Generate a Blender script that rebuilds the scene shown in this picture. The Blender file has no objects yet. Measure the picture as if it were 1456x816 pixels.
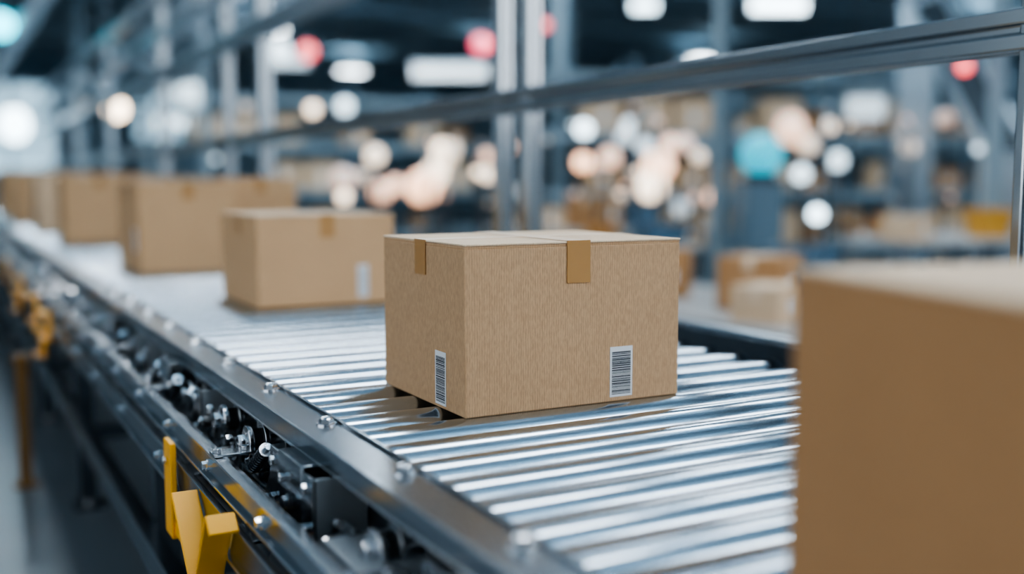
import bpy, bmesh, math, random
from mathutils import Vector, Matrix
random.seed(7)
scene = bpy.context.scene
COL = scene.collection

# ------------------------------------------------------------------ materials
def mat(name, col, rough=0.5, metal=0.0, emit=None, estr=0.0, var=0.0, vscale=8.0, bump=0.0, bscale=60.0, stretch=None):
    m = bpy.data.materials.new(name); m.use_nodes = True
    nt = m.node_tree; b = nt.nodes['Principled BSDF']
    b.inputs['Base Color'].default_value = (*col, 1)
    b.inputs['Roughness'].default_value = rough
    b.inputs['Metallic'].default_value = metal
    if emit:
        b.inputs['Emission Color'].default_value = (*emit, 1)
        b.inputs['Emission Strength'].default_value = estr
    if var or bump:
        tc = nt.nodes.new('ShaderNodeTexCoord'); mp = nt.nodes.new('ShaderNodeMapping')
        if stretch: mp.inputs['Scale'].default_value = stretch
        nt.links.new(tc.outputs['Object'], mp.inputs['Vector'])
    if var:
        n = nt.nodes.new('ShaderNodeTexNoise'); n.inputs['Scale'].default_value = vscale
        n.inputs['Detail'].default_value = 5
        nt.links.new(mp.outputs['Vector'], n.inputs['Vector'])
        mx = nt.nodes.new('ShaderNodeMix'); mx.data_type = 'RGBA'
        mx.inputs[6].default_value = (*[max(0, c*(1-var)) for c in col], 1)
        mx.inputs[7].default_value = (*[min(1, c*(1+var)) for c in col], 1)
        nt.links.new(n.outputs['Fac'], mx.inputs[0]); nt.links.new(mx.outputs[2], b.inputs['Base Color'])
    if bump:
        n2 = nt.nodes.new('ShaderNodeTexNoise'); n2.inputs['Scale'].default_value = bscale
        nt.links.new(mp.outputs['Vector'], n2.inputs['Vector'])
        bp = nt.nodes.new('ShaderNodeBump'); bp.inputs['Strength'].default_value = bump
        bp.inputs['Distance'].default_value = 0.002
        nt.links.new(n2.outputs['Fac'], bp.inputs['Height']); nt.links.new(bp.outputs['Normal'], b.inputs['Normal'])
    return m

def cardboard(name, col, flute=0.10):
    m = bpy.data.materials.new(name); m.use_nodes = True
    nt = m.node_tree; b = nt.nodes['Principled BSDF']; L = nt.links.new
    b.inputs['Roughness'].default_value = 0.7
    b.inputs['Specular IOR Level'].default_value = 0.3
    tc = nt.nodes.new('ShaderNodeTexCoord')
    w = nt.nodes.new('ShaderNodeTexWave'); w.wave_type = 'BANDS'; w.bands_direction = 'X'
    w.inputs['Scale'].default_value = 74; w.inputs['Distortion'].default_value = 0.5
    w.inputs['Detail'].default_value = 2; w.inputs['Detail Scale'].default_value = 2
    L(tc.outputs['Object'], w.inputs['Vector'])
    mp = nt.nodes.new('ShaderNodeMapping'); mp.inputs['Scale'].default_value = (1, 1, 0.18)
    L(tc.outputs['Object'], mp.inputs['Vector'])
    fib = nt.nodes.new('ShaderNodeTexNoise'); fib.inputs['Scale'].default_value = 600; fib.inputs['Detail'].default_value = 4
    L(mp.outputs['Vector'], fib.inputs['Vector'])
    big = nt.nodes.new('ShaderNodeTexNoise'); big.inputs['Scale'].default_value = 9; big.inputs['Detail'].default_value = 4
    L(tc.outputs['Object'], big.inputs['Vector'])
    rmp = nt.nodes.new('ShaderNodeMapRange'); rmp.inputs[1].default_value = .35; rmp.inputs[2].default_value = .65
    L(fib.outputs['Fac'], rmp.inputs[0])
    def mix(a, bcol, fac, socket=None):
        x = nt.nodes.new('ShaderNodeMix'); x.data_type = 'RGBA'
        if isinstance(a, tuple): x.inputs[6].default_value = (*a, 1)
        else: L(a, x.inputs[6])
        x.inputs[7].default_value = (*bcol, 1)
        mm = nt.nodes.new('ShaderNodeMath'); mm.operation = 'MULTIPLY'; mm.inputs[1].default_value = fac
        L(socket, mm.inputs[0]); L(mm.outputs[0], x.inputs[0]); return x.outputs[2]
    dark = tuple(c*0.45 for c in col); light = tuple(min(1, c*1.6+0.03) for c in col)
    s = mix(col, dark, flute*4, w.outputs['Fac'])
    s = mix(s, light, 0.34, rmp.outputs[0])
    s = mix(s, dark, 0.20, big.outputs['Fac'])
    L(s, b.inputs['Base Color'])
    bp = nt.nodes.new('ShaderNodeBump'); bp.inputs['Strength'].default_value = 0.2; bp.inputs['Distance'].default_value = 0.0005
    L(w.outputs['Fac'], bp.inputs['Height']); L(bp.outputs['Normal'], b.inputs['Normal'])
    return m

def emis(name, col, s):
    return mat(name, (0.8, 0.8, 0.8), 0.4, 0, emit=col, estr=s)

M_CARD = cardboard('corrugated_cardboard', (0.57, 0.355, 0.195), 0.10)
M_CARD2 = cardboard('plain_cardboard', (0.59, 0.365, 0.195), 0.02)
M_CARD3 = cardboard('dark_cardboard', (0.42, 0.225, 0.10), 0.02)
M_CARD4 = cardboard('pale_cardboard', (0.66, 0.46, 0.30), 0.02)
M_LIT_TOP = cardboard('lit_flap_cardboard', (0.72, 0.52, 0.36), 0.04)  # paler than the bodies: light from above put into the flap colour
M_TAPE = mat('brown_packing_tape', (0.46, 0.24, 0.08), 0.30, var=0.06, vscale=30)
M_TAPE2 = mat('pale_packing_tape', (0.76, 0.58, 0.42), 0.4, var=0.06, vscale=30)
M_PAPER = mat('label_paper', (0.78, 0.80, 0.82), 0.55)
M_INK = mat('label_ink', (0.03, 0.035, 0.045), 0.55)
M_INK2 = mat('faded_label_ink', (0.50, 0.53, 0.56), 0.55)
M_CHROME = mat('polished_roller_steel', (0.46, 0.52, 0.58), 0.17, 1.0, var=0.04, vscale=3)
M_CAPM = mat('roller_end_cap', (0.05, 0.05, 0.055), 0.5)
M_RAIL = mat('satin_rail_steel', (0.46, 0.50, 0.54), 0.20, 1.0, var=0.15, vscale=6, bump=0.04, bscale=90)
M_FLANGE = mat('brushed_flange_steel', (0.28, 0.32, 0.36), 0.24, 1.0, var=0.15, vscale=6, bump=0.04, bscale=90)
M_RAILD = mat('dark_rail_steel', (0.08, 0.10, 0.12), 0.35, 0.8, var=0.2, vscale=12)
M_STEEL = mat('bright_bolt_steel', (0.85, 0.87, 0.90), 0.15, 1.0)
M_IRON = mat('greasy_iron', (0.09, 0.095, 0.10), 0.30, 0.8, var=0.3, vscale=30)
M_GREY = mat('grey_gearbox_paint', (0.32, 0.36, 0.39), 0.36, 0.4, var=0.1)
M_YEL = mat('safety_yellow_paint', (1.0, 0.45, 0.0), 0.36, 0.0, var=0.05, vscale=12)
M_AMB = mat('dull_amber_paint', (0.24, 0.12, 0.03), 0.5, 0.0, var=0.15, vscale=12)
M_ALU = mat('anodised_aluminium', (0.46, 0.51, 0.55), 0.17, 1.0)
M_ALUD = mat('dark_anodised_aluminium', (0.33, 0.38, 0.42), 0.26, 0.95)
M_ALUL = mat('pale_aluminium', (0.38, 0.47, 0.54), 0.32, 0.7, var=0.08, vscale=6)
M_FLOOR = mat('polished_concrete', (0.14, 0.17, 0.195), 0.28, var=0.25, vscale=1.2, bump=0.05, bscale=20)
M_WALL = mat('hazed_blue_grey_wall', (0.27, 0.40, 0.49), 0.8, var=0.15, vscale=0.6)  # lightened so the wall colour stands in for haze in the hall
M_WALLL = mat('pale_wall', (0.47, 0.50, 0.52), 0.8, var=0.05, vscale=0.6)
M_CEIL = mat('hazed_grey_ceiling', (0.30, 0.40, 0.47), 0.8, var=0.35, vscale=0.8)  # lightened so the colour carries the haze overhead
M_TRUSS = mat('painted_truss', (0.20, 0.28, 0.34), 0.6, 0.1)
M_BLUE = mat('blue_plastic', (0.07, 0.15, 0.23), 0.4)
M_NAVY = mat('slate_steel', (0.09, 0.155, 0.205), 0.5)
M_SHELF = mat('grey_shelf_steel', (0.23, 0.31, 0.36), 0.45, 0.4)
M_ORANGE = mat('orange_plastic', (0.52, 0.24, 0.07), 0.45)
M_OCHRE = mat('ochre_plastic', (0.58, 0.29, 0.04), 0.45)
M_BLACK = mat('black_steel', (0.03, 0.04, 0.05), 0.5)
M_TABLE = mat('pale_bench_top', (0.34, 0.33, 0.32), 0.5, var=0.08)
M_LAMP = emis('luminaire_diffuser', (0.96, 0.98, 1.0), 15)
M_LAMPF = emis('far_luminaire_diffuser', (0.85, 0.94, 1.0), 20)
M_CEIL_GLOW = emis('ceiling_fill_glow', (0.62, 0.86, 1.0), 18)
M_WIN = emis('daylight_pane', (0.50, 0.80, 1.0), 1.0)
M_FILLW = emis('west_fill_pane', (0.92, 0.97, 1.0), 2.0)
M_FILLS = emis('south_fill_pane', (0.98, 0.98, 1.0), 3.2)

# ------------------------------------------------------------------ mesh builder
class MB:
    def __init__(s): s.bm = bmesh.new(); s.mats = []
    def mi(s, m):
        if m not in s.mats: s.mats.append(m)
        return s.mats.index(m)
    def _tag(s, verts, m):
        i = s.mi(m); fs = set()
        for v in verts: fs.update(v.link_faces)
        for f in fs: f.material_index = i
    def box(s, x0, x1, y0, y1, z0, z1, m, rot=None):
        c = Vector(((x0+x1)/2, (y0+y1)/2, (z0+z1)/2))
        mt = Matrix.Translation(c)
        if rot is not None: mt = mt @ rot
        mt = mt @ Matrix.Diagonal((abs(x1-x0), abs(y1-y0), abs(z1-z0), 1))
        r = bmesh.ops.create_cube(s.bm, size=1, matrix=mt); s._tag(r['verts'], m); return s
    def cyl(s, p0, p1, r0, m, r1=None, seg=16):
        p0 = Vector(p0); p1 = Vector(p1); d = p1-p0
        q = d.to_track_quat('Z', 'Y').to_matrix().to_4x4()
        mt = Matrix.Translation((p0+p1)/2) @ q
        r = bmesh.ops.create_cone(s.bm, cap_ends=True, segments=seg, radius1=r0, radius2=r0 if r1 is None else r1, depth=d.length, matrix=mt)
        s._tag(r['verts'], m); return s
    def sph(s, c, r, m, sc=(1, 1, 1), u=20, v=12):
        mt = Matrix.Translation(c) @ Matrix.Diagonal((*sc, 1))
        q = bmesh.ops.create_uvsphere(s.bm, u_segments=u, v_segments=v, radius=r, matrix=mt); s._tag(q['verts'], m); return s
    def prism(s, pts, a, b, m):
        a = [s.bm.verts.new(Vector(p)) for p in pts]; bb = [s.bm.verts.new(Vector(p)+Vector(b)) for p in pts]
        i = s.mi(m); n = len(pts); fs = []
        fs.append(s.bm.faces.new(a)); fs.append(s.bm.faces.new(bb[::-1]))
        for k in range(n): fs.append(s.bm.faces.new([a[k], bb[k], bb[(k+1) % n], a[(k+1) % n]]))
        for f in fs: f.material_index = i
        return s
    def obj(s, name, parent=None, bevel=0, smooth=True, loc=None, rotz=0):
        bmesh.ops.recalc_face_normals(s.bm, faces=s.bm.faces)
        me = bpy.data.meshes.new(name); s.bm.to_mesh(me); s.bm.free()
        for m in s.mats: me.materials.append(m)
        o = bpy.data.objects.new(name, me); COL.objects.link(o)
        if smooth:
            for p in me.polygons: p.use_smooth = True
            try: me.set_sharp_from_angle(angle=math.radians(35))
            except Exception: pass
        if bevel:
            b = o.modifiers.new('bevel', 'BEVEL'); b.width = bevel; b.segments = 2; b.limit_method = 'ANGLE'
        if parent: o.parent = parent
        if loc: o.location = loc
        if rotz: o.rotation_euler = (0, 0, rotz)
        return o

def tag(o, label, cat, group=None):
    o['label'] = label; o['category'] = cat
    if group: o['group'] = group
def empty(name, loc, label, cat, rotz=0, group=None):
    e = bpy.data.objects.new(name, None); e.empty_display_size = 0.1; COL.objects.link(e)
    e.location = loc; e.rotation_euler = (0, 0, rotz); tag(e, label, cat, group); return e
def struct(o): o['kind'] = 'structure'
def rep(o, locs):
    o.location = locs[0]
    for l in locs[1:]:
        c = o.copy(); COL.objects.link(c); c.location = l

# ------------------------------------------------------------------ room
RX0, RX1, RY0, RY1, RZ = -5.0, 28.0, -5.0, 38.0, 5.4
def slab(name, *a, m=None):
    o = MB().box(*a, m).obj(name, smooth=False); struct(o); return o
slab('floor', RX0, RX1, RY0, RY1, -0.1, 0, m=M_FLOOR)
slab('ceiling', RX0, RX1, RY0, RY1, RZ, RZ+0.1, m=M_CEIL)
slab('wall_west', RX0-0.1, RX0, RY0, RY1, 0, RZ, m=M_WALLL)
slab('wall_south', RX0, RX1, RY0-0.1, RY0, 0, RZ, m=M_WALLL)
slab('wall_east', RX1, RX1+0.1, RY0, RY1, 0, RZ, m=M_WALL)
slab('wall_north', RX0, RX1, RY1, RY1+0.1, 0, RZ, m=M_WALL)
def window_or_fill(n, side, a0, a1, z0, z1, m=M_WIN):
    b = MB()
    def bx(u0, u1, d0, d1, za, zb, mm):
        if side == 'n': b.box(u0, u1, RY1-d1, RY1-d0, za, zb, mm)
        elif side == 's': b.box(u0, u1, RY0+d0, RY0+d1, za, zb, mm)
        else: b.box(RX0+d0, RX0+d1, u0, u1, za, zb, mm)
    bx(a0, a1, .01, .03, z0, z1, m)
    nx = max(2, int((a1-a0)/1.2))
    for i in range(nx+1):
        x = a0+(a1-a0)*i/nx; bx(x-0.05, x+0.05, .02, .10, z0, z1, M_ALUL)
    for i in range(4):
        z = z0+(z1-z0)*i/3; bx(a0, a1, .02, .10, z-0.05, z+0.05, M_ALUL)
    o = b.obj('window_or_fill_%d' % n, smooth=False); struct(o)
window_or_fill(1, 'n', -2, 3.6, 1.4, 4.4); window_or_fill(2, 'n', 6.0, 8.6, 2.6, 4.2)
window_or_fill(3, 'w', -3, 5, 1.0, 4.6, M_FILLW); window_or_fill(4, 's', 1.5, 9.5, 2.0, 4.6, M_FILLS)  # west and south panes are unseen, added for soft fill on the boxes
for i in range(8):
    y = 1.5+i*4.8; b = MB()
    b.box(RX0, RX1, y-0.06, y+0.06, 4.62, 4.74, M_TRUSS); b.box(RX0, RX1, y-0.06, y+0.06, 5.28, 5.4, M_TRUSS)
    x = RX0+0.2; k = 0
    while x < RX1-1.2:
        z0, z1 = (4.7, 5.3) if k % 2 else (5.3, 4.7)
        b.cyl((x, y, z0), (x+1.0, y, z1), 0.035, M_TRUSS, seg=6); x += 1.0; k += 1
    o = b.obj('ceiling_truss', smooth=False); struct(o)

# ------------------------------------------------------------------ conveyor
conv = empty('roller_conveyor', (0, 0, 0), 'long steel roller conveyor carrying cardboard boxes', 'conveyor')
ZT = 0.85; PITCH = 0.098; RR = 0.0355; YS, YE = 0.054, 22.0
rx0, rx1 = 0.512, 1.492
def roller_mesh():
    b = MB()
    b.cyl((rx0, 0, 0), (rx1, 0, 0), RR, M_CHROME, seg=64)
    for x, s in ((rx0, 1), (rx1, -1)):
        b.cyl((x-0.002*s, 0, 0), (x+0.006*s, 0, 0), RR*1.01, M_STEEL, seg=32)
        b.cyl((x-0.010*s, 0, 0), (x-0.002*s, 0, 0), 0.012, M_CAPM, seg=6)
    return b.obj('roller', parent=conv)
nroll = int((YE-YS)/PITCH)
rep(roller_mesh(), [(0, YS+i*PITCH, ZT-RR) for i in range(100)])
b = MB()
for i in range(100, nroll):
    y = YS+i*PITCH; b.cyl((rx0, y, ZT-RR), (rx1, y, ZT-RR), RR, M_CHROME, seg=20)
o = b.obj('distant_rollers', parent=conv); o['kind'] = 'stuff'
Y0, Y1 = 0.02, YE
b = MB()
b.box(0.446, 0.507, Y0, Y1, 0.851, 0.856, M_FLANGE)
b.box(0.441, 0.447, Y0, Y1, 0.826, 0.856, M_RAIL)
b.box(0.4405, 0.452, Y0, Y1, 0.822, 0.827, M_STEEL)
b.box(0.503, 0.508, Y0, Y1, 0.851, 0.861, M_RAIL)
b.obj('side_rail', parent=conv, bevel=0.0012)
b = MB()
b.box(0.501, 0.507, Y0, Y1, 0.58, 0.851, M_RAILD)
b.box(0.45, 0.501, Y0, Y1, 0.58, 0.586, M_RAILD)
b.box(0.494, 0.501, Y0, Y1, 0.800, 0.806, M_RAIL)
b.obj('side_web', parent=conv)
b = MB(); b.box(0.510, 1.49, Y0, Y1, 0.60, 0.61, M_BLACK); b.obj('shade_pan', parent=conv)  # dark sheet added so the gaps between rollers show as shade
b = MB()
b.box(1.498, 1.504, Y0, Y1, 0.62, 0.885, M_RAILD)
b.box(1.504, 1.57, Y0, Y1, 0.880, 0.886, M_RAILD)
b.box(1.566, 1.572, Y0, Y1, 0.84, 0.886, M_RAIL)
b.box(1.490, 1.500, Y0, Y1, 0.876, 0.889, M_RAIL)
b.obj('side_rail', parent=conv, bevel=0.0015)
b = MB()
b.box(0.367, 0.371, Y0, Y1, 0.735, 0.770, M_RAIL)
b.box(0.366, 0.382, Y0, Y1, 0.768, 0.773, M_STEEL)
b.box(0.360, 0.371, Y0, Y1, 0.731, 0.736, M_STEEL)
b.obj('guide_rail', parent=conv, bevel=0.001)
b = MB()
b.box(0.352, 0.356, Y0, Y1, 0.665, 0.712, M_FLANGE)
b.box(0.351, 0.362, Y0, Y1, 0.711, 0.716, M_RAIL)
b.box(0.345, 0.356, Y0, Y1, 0.661, 0.666, M_STEEL)
b.obj('guide_rail', parent=conv, bevel=0.001)
b = MB()
b.box(0.388, 0.391, Y0, Y1, 0.70, 0.760, M_RAIL); b.box(0.386, 0.398, Y0, Y1, 0.758, 0.762, M_STEEL)
b.obj('guide_rail', parent=conv, bevel=0.001)
b = MB(); b.cyl((0.470, Y0, 0.690), (0.470, Y1, 0.690), 0.009, M_STEEL, seg=14); b.obj('drive_shaft', parent=conv)
b = MB(); b.cyl((0.430, Y0, 0.640), (0.430, Y1, 0.640), 0.012, M_IRON, seg=14); b.obj('cable_conduit', parent=conv)
b = MB()
b.box(0.37, 0.375, Y0, Y1, 0.36, 0.42, M_FLANGE); b.box(0.37, 0.41, Y0, Y1, 0.417, 0.422, M_RAIL); b.box(0.37, 0.41, Y0, Y1, 0.358, 0.363, M_RAIL)
b.obj('lower_beam', parent=conv, bevel=0.001)
def leg():
    b = MB()
    for x in (0.415, 1.50):
        b.box(x, x+0.06, -0.03, 0.03, 0.03, 0.60, M_RAILD)
        b.box(x-0.02, x+0.08, -0.06, 0.06, 0.0, 0.012, M_RAILD)
        b.cyl((x+0.03, 0, 0.01), (x+0.03, 0, 0.05), 0.015, M_STEEL, seg=8)
    b.box(0.47, 1.5, -0.02, 0.02, 0.25, 0.30, M_RAILD); b.box(0.375, 0.42, -0.02, 0.02, 0.37, 0.41, M_RAILD)
    return b.obj('support_leg', parent=conv, bevel=0.002)
rep(leg(), [(0, 0.95+i*1.6, 0) for i in range(13)])
def boltm():
    b = MB(); b.cyl((0, 0, 0), (0, 0, 0.0025), 0.0155, M_STEEL, seg=20)
    b.cyl((0, 0, 0.0025), (0, 0, 0.009), 0.0118, M_STEEL, r1=0.0108, seg=6)
    b.sph((0, 0, 0.008), 0.0098, M_STEEL, sc=(1, 1, .5), u=12, v=6)
    return b.obj('bolt', parent=conv)
rep(boltm(), [(0.486, 0.875+i*0.295, 0.856) for i in range(40)])
def idler():
    b = MB()
    b.box(0.435, 0.501, -0.030, 0.030, 0.728, 0.734, M_RAIL)
    b.box(0.492, 0.501, -0.036, 0.036, 0.63, 0.79, M_RAIL)
    b.cyl((0.422, 0, 0.775), (0.501, 0, 0.775), 0.009, M_STEEL, seg=12)
    b.cyl((0.436, 0, 0.775), (0.444, 0, 0.775), 0.027, M_STEEL, seg=24)
    b.cyl((0.444, 0, 0.775), (0.462, 0, 0.775), 0.020, M_IRON, seg=24)
    b.cyl((0.462, 0, 0.775), (0.470, 0, 0.775), 0.028, M_RAIL, seg=24)
    b.cyl((0.422, 0, 0.775), (0.434, 0, 0.775), 0.013, M_STEEL, seg=6)
    for y in (-0.022, 0.022):
        b.cyl((0.482, y, 0.67), (0.494, y, 0.67), 0.008, M_STEEL, seg=6)
        b.cyl((0.445, y, 0.734), (0.445, y, 0.742), 0.007, M_STEEL, seg=6)
    return b.obj('idler_wheel', parent=conv, bevel=0.001)
def sprocket():
    b = MB(); n = 14; r = .024; pts = []
    for k in range(n*2):
        a = k*math.pi/n; rr = r+(.005 if k % 2 else -.003); pts.append((0, rr*math.cos(a), rr*math.sin(a)))
    b.prism(pts, None, (.007, 0, 0), M_STEEL); b.cyl((-.012, 0, 0), (.03, 0, 0), .011, M_IRON, seg=12); b.cyl((-.018, 0, 0), (-.010, 0, 0), .009, M_STEEL, seg=6)
    b.box(.012, .018, -.02, .02, -.06, .02, M_GREY)
    return b.obj('sprocket', parent=conv)
def angle():
    b = MB()
    b.box(.425, .430, -.026, .026, .72, .818, M_RAIL); b.box(.425, .501, -.026, -.021, .72, .818, M_GREY)
    b.prism([(.425, .026, .72), (.425, .070, .72), (.425, .026, .785)], None, (.004, 0, 0), M_RAIL)
    for y, z in ((0, .80), (0, .745), (.042, .732)): b.cyl((.417, y, z), (.425, y, z), .008, M_STEEL, seg=6)
    return b.obj('angle_bracket', parent=conv, bevel=.001)
def pillow():
    b = MB()
    b.box(.410, .450, -.04, .04, .710, .722, M_GREY); b.cyl((.414, 0, .744), (.446, 0, .744), .026, M_GREY, seg=24); b.cyl((.408, 0, .744), (.416, 0, .744), .014, M_STEEL, seg=20)
    for y in (-.032, .032): b.cyl((.430, y, .72), (.430, y, .736), .007, M_STEEL, seg=6)
    b.sph((.430, 0, .772), .006, M_STEEL)
    return b.obj('pillow_block', parent=conv, bevel=.001)
def spring():
    b = MB(); b.cyl((.428, -.05, .81), (.428, .05, .75), .005, M_STEEL, seg=10)
    for k in range(9):
        t = k/8; b.cyl((.428, -.035+.07*t-.002, .802-.042*t), (.428, -.035+.07*t+.002, .800-.042*t), .011, M_RAIL, seg=14)
    return b.obj('tension_spring', parent=conv)
rr = random.Random(11); lists = {0: [], 1: [], 2: [], 3: [], 4: []}; y = 0.95; last = -1
while y < 9:
    k = rr.choice([q for q in (0, 1, 2, 2, 3, 4) if q != last]); last = k
    z = {0: rr.uniform(-.006, .012), 1: .755+rr.uniform(-.01, .015), 2: 0, 3: 0, 4: 0}[k]
    lists[k].append((rr.uniform(-.008, 0) if k != 1 else rr.uniform(.418, .432), y, z)); y += rr.uniform(.07, .11)
for k, f in enumerate((idler, sprocket, angle, pillow, spring)):
    if lists[k]: rep(f(), lists[k])
def cross():
    b = MB()
    b.box(0.374, 0.501, -0.045, 0.045, 0.664, 0.670, M_RAIL)
    b.box(0.374, 0.450, -0.045, -0.040, 0.61, 0.670, M_RAIL)
    b.prism([(0.40, 0.045, 0.670), (0.501, 0.045, 0.670), (0.501, 0.045, 0.78)], None, (0, 0.005, 0), M_RAIL)
    for x in (0.41, 0.45):
        b.cyl((x, 0, 0.670), (x, 0, 0.680), 0.009, M_STEEL, seg=6); b.cyl((x, 0, 0.680), (x, 0, 0.690), 0.005, M_STEEL, seg=10)
    return b.obj('cross_bracket', parent=conv, bevel=0.001)
rep(cross(), [(0, 1.17+i*0.42, 0) for i in range(28)])
def tie():
    b = MB(); b.box(.366, .44, -.018, .018, .774, .778, M_RAIL); b.box(.436, .440, -.018, .018, .735, .778, M_RAIL)
    for x in (.374, .420): b.cyl((x, 0, .778), (x, 0, .785), .0075, M_STEEL, seg=6)
    return b.obj('tie_bracket', parent=conv, bevel=.0008)
rep(tie(), [(0, 1.06+i*.62, 0) for i in range(13)])
def sidebolt():
    b = MB(); b.cyl((0.367, 0, 0), (0.363, 0, 0), 0.010, M_STEEL, seg=18); b.cyl((0.363, 0, 0), (0.356, 0, 0), 0.007, M_STEEL, seg=6)
    return b.obj('bolt', parent=conv)
rep(sidebolt(), [(0, 1.05+i*0.33, 0.752) for i in range(20)])
rep(sidebolt(), [(-0.015, 1.12+i*0.47, 0.689) for i in range(14)])
def plate():
    b = MB(); b.box(0.416, 0.420, -0.055, 0.055, 0.735, 0.824, M_ALU); b.box(0.416, 0.50, -0.055, 0.055, 0.733, 0.737, M_ALU); b.box(0.416, 0.446, -0.055, 0.055, 0.822, 0.826, M_ALU)
    b.cyl((0.416, 0.03, 0.79), (0.408, 0.03, 0.79), 0.007, M_STEEL, seg=6)
    return b.obj('cover_plate', parent=conv, bevel=0.001)
rep(plate(), [(0, y, 0) for y in (1.42, 2.35, 3.2, 4.4, 5.6, 7.0)])
b = MB()
b.box(0.402, 0.49, 1.03, 1.22, 0.62, 0.762, M_GREY); b.box(0.399, 0.495, 1.02, 1.23, 0.762, 0.769, M_GREY)
for k in range(6): b.box(0.398, 0.402, 1.045+k*0.028, 1.055+k*0.028, 0.63, 0.752, M_GREY)
b.cyl((0.45, 1.22, 0.69), (0.45, 1.30, 0.69), 0.03, M_IRON, seg=20)
o = b.obj('drive_gearbox', parent=conv, bevel=0.003); o['label'] = 'grey ribbed drive gearbox'
def ystrap(h=.13, w=.03, lip=True):
    b = MB(); b.box(0.336, 0.345, -w, w, 0.715-h, 0.730, M_YEL)
    if lip: b.box(0.310, 0.345, -w, w, 0.712-h, 0.72-h, M_YEL)
    b.box(0.312, 0.345, -w, w, 0.722, 0.730, M_YEL)
    b.cyl((0.336, 0, 0.70), (0.330, 0, 0.70), 0.007, M_STEEL, seg=6)
    return b.obj('yellow_strap', parent=conv, bevel=0.003)
rep(ystrap(.085, .06), [(-.02, y, z) for y, z in ((4.0, .03), (4.25, -.06), (4.5, .04), (5.3, .05), (5.55, -.03), (6.4, .05))])
def yframe():
    b = MB(); X0, X1 = .308, .350
    def plate2(pa, pb, t, x0=X0, x1=X1):
        d = Vector((0, pb[0]-pa[0], pb[1]-pa[1])).normalized(); n = Vector((0, -d.z, d.y))*t
        A = Vector((x0, *pa)); B = Vector((x0, *pb)); b.prism([A-n, B-n, B+n, A+n], None, (x1-x0, 0, 0), M_YEL)
    b.box(.335, .345, .345, .405, .565, .735, M_YEL)              # upright strap
    b.box(.340, .350, .06, .40, .572, .596, M_YEL)                # cross piece
    plate2((0.20, .690), (0.060, .575), .003)                      # far arm
    plate2((-0.05, .722), (0.050, .575), .003)                     # near arm
    plate2((-0.05, .722), (-0.075, .702), .003)
    b.box(X1-.004, X1+.001, .030, .085, .44, .585, M_YEL)
    b.box(X0+.01, X1, .050, .056, .46, .575, M_YEL)
    b.box(X0-.012, X1, -.04, .20, .500, .506, M_YEL)
    b.box(X0-.012, X0-.006, -.04, .20, .506, .522, M_YEL)
    b.cyl((X0-.004, .055, .577), (.36, .055, .577), .008, M_STEEL, seg=10)
    b.cyl((.327, .375, .70), (.335, .375, .70), .008, M_STEEL, seg=6)
    return b.obj('yellow_bracket', parent=conv, bevel=0.0015)
rep(yframe(), [(0, 1.52, 0.02)])

# ------------------------------------------------------------------ cartons
def barcode(name, w, h, parent, loc, face='front', seed=1, ink=None):
    ink = ink or M_INK
    rnd = random.Random(seed); b = MB(); t = 0.0006
    def bx(u0, u1, z0, z1, d0, d1, m):
        if face == 'front': b.box(u0, u1, -d1, -d0, z0, z1, m)
        else: b.box(-d1, -d0, u0, u1, z0, z1, m)
    bx(-w/2, w/2, 0, h, 0, t, M_PAPER)
    z = h*0.05
    while z < h*0.90:
        bw = rnd.choice([0.0009, 0.0012, 0.0016, 0.0024]); gap = rnd.choice([0.0006, 0.0008, 0.0013])
        bx(-w*0.42, w*0.42, z, min(z+bw, h*0.95), t, t+0.0003, ink); z += bw+gap
    o = b.obj(name, parent=parent, smooth=False); o.location = loc; o['label'] = 'white printed barcode label'; return o

def carton(x0, y0, w, d, h, z=ZT, rot=0, cm=M_CARD, label='', tape_w=0.043, drop=(0.066, 0.056), labels=(), group='cardboard boxes on the conveyor', detail=True, tm=M_TAPE, ink=None):
    ca, sa = math.cos(rot), math.sin(rot)
    cx = x0+(w/2)*ca-(d/2)*sa; cy = y0+(w/2)*sa+(d/2)*ca
    e = empty('cardboard_box', (cx, cy, z), label, 'cardboard box', rotz=rot, group=group)
    T = 0.0035; X, Y = w/2, d/2
    b = MB(); b.box(-X, X, -Y, Y, 0, h-2*T, cm)
    b.obj('body', parent=e, bevel=0.0025)
    for s in (-1, 1):
        b = MB(); b.box(s*X*0.999, s*0.001, -Y+0.0008, Y-0.0008, h-2*T-.0005, h-T-0.0001, cm); b.obj('inner_flap', parent=e, bevel=0.001)
    for s in (-1, 1):
        b = MB(); b.box(-X-0.0008, X+0.0008, s*(Y+0.0008), s*0.0012, h-T, h, M_LIT_TOP); b.obj('top_flap', parent=e, bevel=0.0014)
    if detail:
        t = 0.0007; tw = tape_w/2
        b = MB()
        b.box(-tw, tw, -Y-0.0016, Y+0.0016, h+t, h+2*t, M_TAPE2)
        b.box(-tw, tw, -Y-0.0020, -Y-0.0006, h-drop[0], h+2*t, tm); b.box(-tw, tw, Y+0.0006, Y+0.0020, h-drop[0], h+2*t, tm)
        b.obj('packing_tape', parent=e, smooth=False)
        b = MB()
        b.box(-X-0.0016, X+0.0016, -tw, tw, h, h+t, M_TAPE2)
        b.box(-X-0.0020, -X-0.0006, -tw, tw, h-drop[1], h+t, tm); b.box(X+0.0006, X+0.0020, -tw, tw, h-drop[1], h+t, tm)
        b.obj('packing_tape', parent=e, smooth=False)
    for k, (f, u, zz, lw, lh) in enumerate(labels):
        if f == 'front': barcode('shipping_label', lw, lh, e, (u-X, -Y-0.0004, zz), 'front', k+3, ink)
        else: barcode('shipping_label', lw, lh, e, (-X-0.0004, u-Y, zz), 'left', k+3, ink)
    return e
Hh = 0.36
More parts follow.
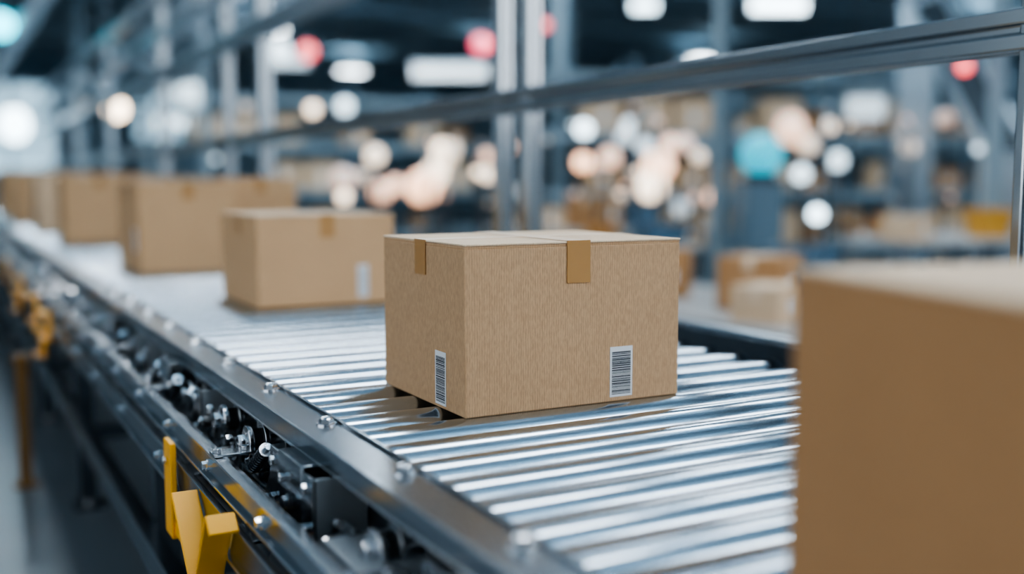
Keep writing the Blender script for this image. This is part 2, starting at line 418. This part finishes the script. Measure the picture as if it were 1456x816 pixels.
carton(1.92*Hh, 3.95*Hh, 0.402, 0.328, 0.266, label='brown corrugated cardboard box with barcode labels and tape tabs',
       labels=(('front', 0.285, 0.008, 0.044, 0.083), ('left', 0.088, 0.006, 0.040, 0.086)))
carton(2.18*Hh, 8.2*Hh, 0.414, 0.42, 0.265, cm=M_CARD2, label='brown cardboard box with small white label on its side',
       labels=(('front', 0.315, 0.02, 0.032, 0.095),), ink=M_INK2)
carton(1.93*Hh, 12.13*Hh, 0.385, 0.54, 0.355, cm=M_CARD2, label='tall brown cardboard box standing on the rollers', labels=(('left', 0.10, 0.08, 0.06, 0.09),), ink=M_INK2)
carton(3.05*Hh, 12.9*Hh, 0.32, 0.42, 0.378, cm=M_CARD2, label='brown cardboard box beside a taller one on the rollers')
far = 'brown cardboard box far along the conveyor'
carton(1.80*Hh, 18.6*Hh, 0.40, 0.42, 0.385, cm=M_CARD2, label=far)
carton(3.02*Hh, 18.8*Hh, 0.38, 0.45, 0.39, cm=M_CARD4, label=far)
carton(1.75*Hh, 23.0*Hh, 0.44, 0.45, 0.41, cm=M_CARD4, label=far)
carton(3.1*Hh, 24.0*Hh, 0.36, 0.45, 0.42, cm=M_CARD2, label=far)
carton(1.62*Hh, 28.0*Hh, 0.46, 0.45, 0.44, cm=M_CARD2, label=far)
carton(3.0*Hh, 29.0*Hh, 0.40, 0.45, 0.45, cm=M_CARD4, label=far)
carton(1.62*Hh, 34.0*Hh, 0.60, 0.45, 0.48, cm=M_CARD2, label=far)
rot = -math.radians(11); dd = 0.36; fx, fy = 1.70*Hh, 1.79*Hh
nx = fx+dd*math.sin(rot); ny = fy-dd*math.cos(rot)
carton(nx, ny, 0.46, dd, 0.290, rot=rot, cm=M_CARD3, label='large plain brown cardboard box close by on the rollers', detail=False)

# ------------------------------------------------------------------ safety fence
def tslot(b, p0, p1, w, m, up=(0, 0, 1)):
    p0 = Vector(p0); p1 = Vector(p1); d = (p1-p0); n = d.normalized()
    u = n.cross(Vector(up)).normalized() if abs(n.dot(Vector(up))) < 0.9 else Vector((1, 0, 0))
    v = n.cross(u).normalized(); a = w/2; g = w*0.11; q = w*0.16
    prof = []
    for k in range(4):
        c, s = math.cos(k*math.pi/2), math.sin(k*math.pi/2)
        for (x, y) in ((a, -a), (a, -g), (a-q, -g), (a-q, g), (a, g)):
            prof.append((x*c-y*s, x*s+y*c))
    b.prism([p0+u*x+v*y for x, y in prof], None, d, m)
fence = empty('safety_fence', (1.66, 3.0, 0), 'aluminium profile safety fence with uprights and rails', 'fence')
def fadd(name, p0, p1, w, m=M_ALU):
    b = MB(); q = Vector((1.66, 3.0, 0)); tslot(b, Vector(p0)-q, Vector(p1)-q, w, m); return b.obj(name, parent=fence, bevel=0.004, smooth=False)
FX = 1.66
posts = [(1.17, .055, M_ALU), (2.93, .052, M_ALU), (3.12, .052, M_ALU), (6.0, .075, M_ALUD), (6.85, .06, M_ALUD), (9.0, .07, M_ALUD), (12.0, .07, M_ALUL), (15.0, .07, M_ALUL), (18.0, .07, M_ALUL)]  # farthest posts get the pale metal in place of haze
for y, w, m in posts:
    fadd('fence_post', (FX, y, 0), (FX, y, 2.75), w, m)
    b = MB(); b.box(-0.07, 0.07, -0.07, 0.07, 0, 0.012, M_RAIL)
    o = b.obj('foot_plate', parent=fence); o.location = (0, y-3.0, 0)
fadd('fence_rail', (FX, 0.4, 1.468), (FX, 20, 1.468), 0.072, M_ALUD)
fadd('fence_rail', (FX, 3.1, 2.08), (FX, 20, 2.08), 0.09, M_ALUL)
fadd('fence_rail', (FX, 3.1, 2.40), (FX, 20, 2.40), 0.06, M_ALUL)
fadd('fence_rail', (FX, 3.1, 2.72), (FX, 20, 2.72), 0.08, M_ALUL)
for ya, yb in ((9.0, 12.0), (12.0, 15.0)): fadd('fence_brace', (FX, ya, 2.08), (FX, yb, 2.70), .045, M_ALUL)
for (x, z, w) in ((1.0, 3.2, .2), (2.6, 3.1, 0.25), (4.2, 3.7, 0.35)):
    b = MB()
    b.box(x, x+0.03, 3, 34, z, z+0.12, M_ALUL); b.box(x+w, x+w+0.03, 3, 34, z, z+0.12, M_ALUL)
    y = 3.1
    while y < 34: b.box(x, x+w, y, y+0.04, z, z+0.03, M_ALUL); y += 0.6
    y = 4
    while y < 34: b.cyl((x+w/2, y, z+0.03), (x+w/2, y, RZ), 0.01, M_TRUSS, seg=6); y += 4
    o = b.obj('cable_tray', smooth=False); tag(o, 'galvanised ladder cable tray hung from the ceiling', 'cable tray', 'hanging cable trays')
def mezz(x, y0, y1, n, z):
    e = empty('mezzanine_frame', (x, y0, 0), 'blue-grey steel mezzanine frame with handrail', 'mezzanine')
    for i in range(n):
        y = (y1-y0)*i/(n-1)
        b = MB(); b.box(-.06, .06, y-.06, y+.06, 0, z, M_SHELF); b.box(-.10, .10, y-.10, y+.10, 0, .02, M_SHELF); b.obj('column', parent=e)
        b = MB(); b.box(-.025, .025, y-.025, y+.025, z+.2, z+1.1, M_ALUL); b.obj('handrail_post', parent=e)
    b = MB(); b.box(-.08, .08, -.1, y1-y0+.1, z, z+.2, M_SHELF); b.obj('edge_beam', parent=e)
    b = MB()
    for q in (.65, 1.1): b.box(-.02, .02, 0, y1-y0, z+q-.02, z+q+.02, M_ALUL)
    b.obj('handrail', parent=e)
mezz(3.1, 14.0, 27, 4, 2.6)

# ------------------------------------------------------------------ lamps
def cables(e, pts, z0, z1):
    for (x, y) in pts:
        b = MB(); b.cyl((x, y, z0), (x, y, z1), 0.006, M_BLACK, seg=6); b.obj('suspension_cable', parent=e)
def luminaire(x, y, z, lx, ly, m=M_LAMP):
    e = empty('ceiling_light', (x, y, z), 'white LED panel luminaire hanging from the ceiling', 'ceiling light', group='hall ceiling lights')
    b = MB(); b.box(-lx/2-.03, lx/2+.03, -ly/2-.03, ly/2+.03, 0.01, 0.07, M_ALUL); b.obj('housing', parent=e)
    b = MB(); b.box(-lx/2, lx/2, -ly/2, ly/2, 0.0, 0.012, m); b.obj('diffuser', parent=e)
    b = MB(); b.box(-lx/2, lx/2, -ly/2, ly/2, 0.065, 0.08, M_CEIL_GLOW); b.obj('ceiling_glow', parent=e)  # glowing panel added on top to brighten the ceiling
    cables(e, ((-lx*.35, 0), (lx*.35, 0)), .08, RZ-z)
for (x, y) in ((1.6, -2.4), (4.6, -1.8), (1.8, 1.9), (1.4, 6.4), (5.0, 3.2)):
    luminaire(x, y, 4.3, 2.4, 0.5)
for (x, y) in ((6.5, 8), (11.5, 7), (6, 13.5), (12, 13), (1.5, 12), (1.5, 18.5), (17, 8), (17, 2), (10, 1.5), (22, 11), (7.5, 17.2)):
    luminaire(x, y, 4.70, 2.2, 0.8, M_LAMPF)
for (x, y) in ((13.5, 26), (20, 25), (22, 17), (12, 33), (7, 25)):
    luminaire(x, y, 4.75, 0.8, 0.5, M_LAMPF)

_em = {}
def em(col, s):
    k = (col, s)
    if k not in _em: _em[k] = emis('glowing_glass', col, s)
    return _em[k]
WARM = (1.0, 0.52, 0.27); WW = (1.0, 0.78, 0.56); CW = (0.70, 0.89, 1.0); RED = (1.0, 0.01, 0.01); PINK = (1.0, 0.01, 0.10); TEAL = (0.0, 0.48, 0.62)
def globe(x, y, z, r, col, s, kind='hang', label=None, grp='hall work lamps', sc=(1, 1, 1)):
    nm = 'pendant_lamp' if kind == 'hang' else 'stand_lamp'
    if not label:
        label = ('cool white' if col == CW else 'warm white' if col == WW else 'peach coloured') + (' glowing globe on a hanging cord' if kind == 'hang' else ' glowing globe on a floor stand')
    e = empty(nm, (x, y, z if kind == 'hang' else 0), label, 'lamp', group=grp)
    zz = 0 if kind == 'hang' else z
    b = MB(); b.sph((0, 0, zz), r, em(col, s), sc=sc, u=16, v=10); b.obj('globe', parent=e)
    b = MB()
    if kind == 'hang': b.cyl((0, 0, zz+r*sc[2]*0.92), (0, 0, zz+r*sc[2]*1.15), r*0.45, M_BLACK, r1=r*0.2, seg=16)
    else: b.cyl((0, 0, zz-r*sc[2]*1.15), (0, 0, zz-r*sc[2]*0.92), r*0.3, M_BLACK, r1=r*0.45, seg=16)
    b.obj('lamp_cap', parent=e)
    b = MB()
    if kind == 'hang': b.cyl((0, 0, r*sc[2]*1.1), (0, 0, RZ-z), 0.006, M_BLACK, seg=6); b.obj('cord', parent=e)
    else:
        b.cyl((0, 0, 0.02), (0, 0, zz-r*sc[2]*1.1), 0.012, M_BLACK, seg=8); b.cyl((0, 0, 0), (0, 0, 0.025), 0.12, M_BLACK, seg=20); b.obj('stand', parent=e)
SL = 'red glowing signal lamp on a hanging cord'
globe(3.72, 11.64, 2.66, .10, RED, 2.6, label=SL); globe(3.62, 12.33, 2.73, .12, CW, 2.2)
globe(4.97, 9.82, 2.61, .10, PINK, 2.4, label=SL); globe(5.13, 9.78, 2.62, .07, RED, 2.4, label=SL); globe(7.06, 12.1, 3.24, .07, RED, 2.6, label=SL)
globe(7.64, 6.10, 2.17, .055, RED, 3.6, label=SL)
globe(0.83, 15.5, 3.24, .17, TEAL, 8, label='cyan glowing signal lamp on a hanging cord'); globe(2.12, 14.8, 2.16, .14, WW, 8)
globe(1.07, 17.6, 2.06, .22, CW, 6, sc=(1, 1, 1.2)); globe(3.41, 16.35, 2.52, .22, CW, 1.4, sc=(1.2, 1.2, .8))
globe(4.69, 14.5, 2.22, .09, WW, 3.5); globe(5.09, 14.3, 2.26, .11, CW, 2.5)
globe(6.44, 10.16, 1.80, .09, CW, 4.5, 'stand'); globe(6.52, 10.3, 1.43, .10, WARM, 4.0, 'stand')
globe(7.46, 10.75, 1.89, .09, CW, 1.2, 'stand'); globe(7.6, 10.6, 1.63, .10, CW, 1.0, 'stand')
globe(9.9, 10.55, 1.89, .20, WARM, 1.4, 'stand', sc=(1, 1, 1.1)); globe(10.25, 10.6, 1.70, .14, WW, .9, 'stand')
globe(7.17, 7.49, 1.28, .08, CW, 2.2, 'stand'); globe(6.41, 6.5, 0.94, .065, CW, 5, 'stand')
globe(5.46, 11.83, 1.54, .17, WW, 2.0, 'stand'); globe(4.83, 11.0, 1.15, .19, WARM, 2.6, 'stand'); globe(4.4, 11.2, 1.10, .13, WARM, 1.3, 'stand')
globe(5.15, 11.4, 1.30, .15, WW, 2.4, 'stand')
globe(4.7, 13.3, 1.24, .16, WARM, .6, 'stand'); globe(5.92, 11.58, 1.52, .08, WARM, 1.6, 'stand')
globe(7.18, 9.76, 1.39, .17, WARM, 2.6, 'stand'); globe(6.90, 9.5, 1.15, .16, WW, 2.6, 'stand'); globe(7.89, 10.5, 1.67, .10, WARM, 1.6, 'stand')
rnd = random.Random(21)
def scatter(n, d0, d1, b0, b1, z0, z1, cols, smax=3.2):
    i = 0
    while i < n:
        D = rnd.uniform(d0, d1); bb = rnd.uniform(b0, b1); h = rnd.uniform(z0, z1)
        if .195 < bb < .275: continue
        i += 1
        x = .477*D+.879*bb*D; y = .879*D-.477*bb*D; z = 1.21+h*D
        c = rnd.choice(cols); r = rnd.choice((.015, .02, .03, .04, .06, .09)); s = rnd.choice((.5, .8, 1.2, 1.8, smax))
        globe(x, y, max(.7, z), r, c, s, 'stand' if z < 2.0 else 'hang')
scatter(30, 8.5, 12.6, -.01, .30, -.03, .075, [WARM, WARM, WW, WW, CW])
scatter(16, 9.5, 12.8, -.17, -.02, -.02, .055, [WARM, WW, WW])
scatter(14, 10, 16, .30, .47, -.03, .07, [WARM, WW, CW], 2.0)
scatter(6, 12, 17, -.42, -.2, .02, .075, [CW, CW, WW], 2.5)
def strip(x, y, z, l, t, col, s, rz=0):
    e = empty('strip_light', (x, y, z), 'hanging fluorescent strip light with metal housing', 'strip light', rotz=rz, group='hanging strip lights')
    b = MB(); b.box(-l/2, l/2, -.06, .06, -t/2, t/2, em(col, s)); b.obj('tube', parent=e)
    b = MB(); b.box(-l/2-.03, l/2+.03, -.09, .09, t/2, t/2+.05, M_ALUL); b.obj('housing', parent=e)
    cables(e, ((-l*.4, 0), (l*.4, 0)), t/2+.05, RZ-z)
R_ = -math.radians(28)
strip(8.51, 18.1, 3.25, 1.4, .25, CW, .8, R_); strip(11.7, 16.4, 4.45, .45, .16, CW, 6, R_); strip(12.5, 13.7, 4.13, .9, .18, CW, 5, R_)
strip(11.5, 10.8, 2.24, .5, .30, CW, .6, R_); strip(15.7, 11.97, 2.24, .9, .3, WW, .5, R_); strip(14.6, 14.85, 3.05, .45, .12, CW, 4, R_)
strip(3.9, 20.0, 2.3, .8, .2, CW, 2, R_); strip(6.2, 21.0, 3.6, 1.0, .2, CW, 1.0, R_)

# ------------------------------------------------------------------ racks, tables, stock
def rack(x, y, rz, bays=4, bw=1.5, dep=0.9, levels=(0.25, 1.05, 1.9, 2.75)):
    e = empty('storage_rack', (x, y, 0), 'slate steel pallet rack with grey beams holding cartons', 'storage rack', rotz=rz, group='warehouse racks')
    Lx = bays*bw
    for i in range(bays+1):
        b = MB()
        for yy in (0, dep): b.box(i*bw-.04, i*bw+.04, yy-.04, yy+.04, 0, 3.0, M_NAVY)
        for k in range(4): b.cyl((i*bw, 0, .3+k*.6), (i*bw, dep, .6+k*.6), .015, M_NAVY, seg=6)
        b.obj('upright_frame', parent=e)
    for z in levels:
        for yy in (0, dep):
            b = MB(); b.box(0, Lx, yy-.03, yy+.03, z-.1, z, M_SHELF); b.obj('beam', parent=e)
        b = MB(); b.box(0, Lx, 0, dep, z, z+.02, M_TRUSS); b.obj('shelf', parent=e)
    return e
def stock_mesh(w, d, h, cm):
    b = MB(); b.box(-w/2, w/2, -d/2, d/2, 0, h-.004, cm)
    b.box(-w/2, w/2, -d/2, -.002, h-.004, h, cm); b.box(-w/2, w/2, .002, d/2, h-.004, h, cm)
    b.box(-w/2-.001, w/2+.001, -.03, .03, h, h+.001, M_TAPE2); b.box(-w/2-.002, -w/2, -.03, .03, h-.08, h+.001, M_TAPE2); b.box(w/2, w/2+.002, -.03, .03, h-.08, h+.001, M_TAPE2)
    b.box(-.06, .06, -d/2-.002, -d/2, h*.3, h*.6, M_PAPER)
    return b.obj('carton', smooth=False)
protos = [stock_mesh(.5, .45, .4, M_CARD2), stock_mesh(.6, .5, .5, M_CARD4), stock_mesh(.4, .4, .32, M_CARD3), stock_mesh(.34, .3, .2, M_CARD4)]
used = [False]*4
def place_carton(x, y, z, rz, k, grp, lab=None):
    if not used[k]: o = protos[k]; used[k] = True
    else: o = protos[k].copy(); COL.objects.link(o)
    o.location = (x, y, z); o.rotation_euler = (0, 0, rz)
    tag(o, lab or ['brown cardboard carton stored on a rack', 'pale cardboard carton with wide tape on a rack', 'small dark brown cardboard carton', 'small pale carton on a packing table'][k], 'cardboard box', grp)
def tote(col, x, y, z, rz=0, w=.6, d=.4, h=.3, lab='plastic tote bin', grp='plastic tote bins'):
    b = MB(); t = .012; a = .03
    def ring(sx, sy, zz): return [(-sx, -sy, zz), (sx, -sy, zz), (sx, sy, zz), (-sx, sy, zz)]
    vs = [[b.bm.verts.new(p) for p in r] for r in (ring(w/2-a, d/2-a, 0), ring(w/2, d/2, h), ring(w/2-t, d/2-t, h), ring(w/2-a-t, d/2-a-t, t))]; b.mi(col)
    b.bm.faces.new(vs[0][::-1]); b.bm.faces.new(vs[3])
    for q in range(3):
        for k in range(4): b.bm.faces.new([vs[q][k], vs[q][(k+1) % 4], vs[q+1][(k+1) % 4], vs[q+1][k]])
    b.box(-w/2-.012, w/2+.012, -d/2-.012, -d/2+.004, h-.03, h, col); b.box(-w/2-.012, w/2+.012, d/2-.004, d/2+.012, h-.03, h, col)
    b.box(-w/2-.012, -w/2+.004, -d/2, d/2, h-.03, h, col); b.box(w/2-.004, w/2+.012, -d/2, d/2, h-.03, h, col)
    o = b.obj('tote_bin', smooth=False); o.location = (x, y, z); o.rotation_euler = (0, 0, rz); tag(o, lab, 'storage bin', grp); return o
rnd = random.Random(3)
def fill(x, y, rz, bays, levels, bw=1.5):
    ca, sa = math.cos(rz), math.sin(rz)
    for z in levels:
        u = .4
        while u < bays*bw-.35:
            if rnd.random() < .62:
                k = rnd.choice((0, 1, 1, 2)); v = .4; place_carton(x+u*ca-v*sa, y+u*sa+v*ca, z+.021, rz, k, 'cartons on the racks')
            u += .68
for (x, y, rz, bays) in ((7.5, 13.2, -.35, 5), (13.5, 9.3, -.9, 5), (4.0, 19.5, -.1, 4), (12.0, 16.5, -.5, 5)):
    rack(x, y, rz, bays); fill(x, y, rz, bays, (.25, 1.05, 1.9))
def table(x, y, lx, ly, z, lab):
    e = empty('packing_table', (x, y, 0), lab, 'table', group='packing tables')
    b = MB(); b.box(-lx/2, lx/2, -ly/2, ly/2, z-.04, z, M_TABLE); b.obj('table_top', parent=e, bevel=.004)
    for sx in (-1, 1):
        for sy in (-1, 1):
            b = MB(); b.box(sx*(lx/2-.08), sx*(lx/2-.02), sy*(ly/2-.08), sy*(ly/2-.02), 0, z-.04, M_NAVY); b.obj('leg', parent=e)
    b = MB(); b.box(-lx/2+.05, lx/2-.05, -ly/2+.05, ly/2-.05, .2, .22, M_NAVY); b.obj('lower_shelf', parent=e)
table(4.4, 5.0, 1.3, 2.6, .44, 'low pale packing table with cartons on it')
table(7.5, 6.15, 1.6, 1.0, .74, 'pale packing table with orange bins on it')
table(5.9, 9.0, 2.2, 1.0, .75, 'pale packing table behind the fence')
table(5.0, 7.2, 1.0, 1.0, .70, 'pale packing table with blue bins on it')
G2 = 'cartons on packing tables'; L2 = 'small dark brown carton on a packing table'
place_carton(4.42, 4.95, .44, .5, 2, G2, L2); place_carton(4.2, 5.8, .44, .1, 2, G2, L2)
place_carton(4.05, 4.45, .44, .35, 3, G2); place_carton(4.5, 4.15, .44, .5, 3, G2)
place_carton(5.7, 8.8, .75, .5, 2, G2, L2); place_carton(6.9, 6.0, .74, .4, 3, G2)
place_carton(5.15, 8.9, .75, .1, 3, G2)
tote(M_ORANGE, 7.25, 6.4, .74, .3, lab='dull orange plastic tote bin on a table', w=.34, d=.26, h=.18)
tote(M_OCHRE, 7.9, 6.0, .74, -.2, lab='ochre plastic tote bin on a table', w=.30, d=.26, h=.24)
tote(M_BLUE, 5.25, 7.1, .70, .1, lab='blue plastic tote bin on a table', w=.40, d=.3, h=.16)
tote(M_BLUE, 6.5, 9.1, .75, .4, lab='blue plastic tote bin on a table', w=.4, d=.3, h=.2)
tote(M_ORANGE, 4.80, 7.3, .70, .4, w=.2, d=.2, h=.16, lab='small orange plastic tote bin on a table')
tote(M_BLUE, 5.35, 5.6, 0, .4, w=.45, d=.4, h=.75, lab='tall blue plastic bin on the floor')
e = empty('control_cabinet', (6.15, 6.9, 0), 'dark control cabinet topped with a teal beacon', 'control cabinet', rotz=-.5)
b = MB(); b.box(-.16, .16, -.16, .16, 0, 1.20, M_NAVY); b.box(-.17, .17, -.17, .17, 1.20, 1.23, M_BLACK); b.obj('cabinet_body', parent=e, bevel=.02)
b = MB(); b.box(-.13, .13, -.175, -.16, .15, 1.10, M_NAVY); b.cyl((.10, -.175, .7), (.10, -.20, .7), .02, M_STEEL); b.obj('cabinet_door', parent=e)
MT = mat('teal_beacon_glass', (0.0, 0.25, 0.32), 0.3, emit=(0.0, .46, .64), estr=1.15)
b = MB(); b.sph((0, 0, 1.435), .18, MT, u=32, v=20); b.obj('beacon', parent=e)
b = MB(); b.cyl((0, 0, 1.23), (0, 0, 1.28), .13, M_BLACK, seg=28); b.obj('beacon_base', parent=e)
for k, (x, y, w) in enumerate(((5.4, 6.55, .09), (8.2, 6.2, .13), (8.6, 14.2, .25), (2.5, 22, .25), (16.0, 8.0, .25))):
    b = MB(); b.box(-w/2, w/2, -w*.06, w*.06, 0, RZ, M_SHELF); b.box(-w/2, -w/2+w*.1, -w/2, w/2, 0, RZ, M_SHELF); b.box(w/2-w*.1, w/2, -w/2, w/2, 0, RZ, M_SHELF)
    b.box(-w*.8, w*.8, -w*.8, w*.8, 0, .02, M_SHELF)
    o = b.obj('steel_column', smooth=False); o.location = (x, y, 0); o.rotation_euler = (0, 0, .5); struct(o)
b = MB()
for s in (0, .5):
    b.prism([(9.2, 6.6+s, 1.4), (9.2, 6.6+s, 1.55), (11.0, 9.2+s, 3.6), (11.0, 9.2+s, 3.45)], None, (.06, 0, 0), M_ALUL)
b.box(9.2, 9.26, 6.55, 7.15, 0, 1.5, M_ALUL); b.box(10.95, 11.01, 9.2, 9.75, 0, 3.5, M_ALUL)
b.prism([(9.2, 6.6, 1.45), (9.2, 7.1, 1.45), (11.0, 9.7, 3.5), (11.0, 9.2, 3.5)], None, (.0, 0, .02), M_BLACK)
o = b.obj('inclined_conveyor', smooth=False); tag(o, 'inclined transfer conveyor on pale steel supports', 'conveyor')
b = MB(); h = .50; b.box(-.022, .022, -.02, .02, .008, h, M_AMB); b.box(-.045, .045, -.04, .04, 0, .01, M_AMB); b.box(-.03, .03, -.03, .03, h, h+.03, M_AMB)
o = b.obj('guard_post'); o.location = (.26, 4.55, 0); tag(o, 'dull amber steel guard post beside the conveyor', 'guard post')

# ------------------------------------------------------------------ camera
cam = bpy.data.cameras.new('camera'); co = bpy.data.objects.new('camera', cam); COL.objects.link(co)
cam.sensor_width = 36; cam.lens = 37.09; cam.clip_start = 0.05; cam.clip_end = 200
co.location = (0, 0, 1.21)
yaw = math.radians(28.5); p = math.radians(5.7)
co.rotation_euler = Vector((math.sin(yaw)*math.cos(p), math.cos(yaw)*math.cos(p), -math.sin(p))).to_track_quat('-Z', 'Y').to_euler()
cam.dof.use_dof = True; cam.dof.focus_distance = 1.66; cam.dof.aperture_fstop = 1.0
scene.camera = co
try:
    scene.view_settings.look = 'AgX - Medium High Contrast'; scene.view_settings.exposure = 0.2
except Exception: pass
w = bpy.data.worlds.new('world'); scene.world = w; w.use_nodes = True
w.node_tree.nodes['Background'].inputs[0].default_value = (0.5, 0.65, 0.8, 1); w.node_tree.nodes['Background'].inputs[1].default_value = 0.3
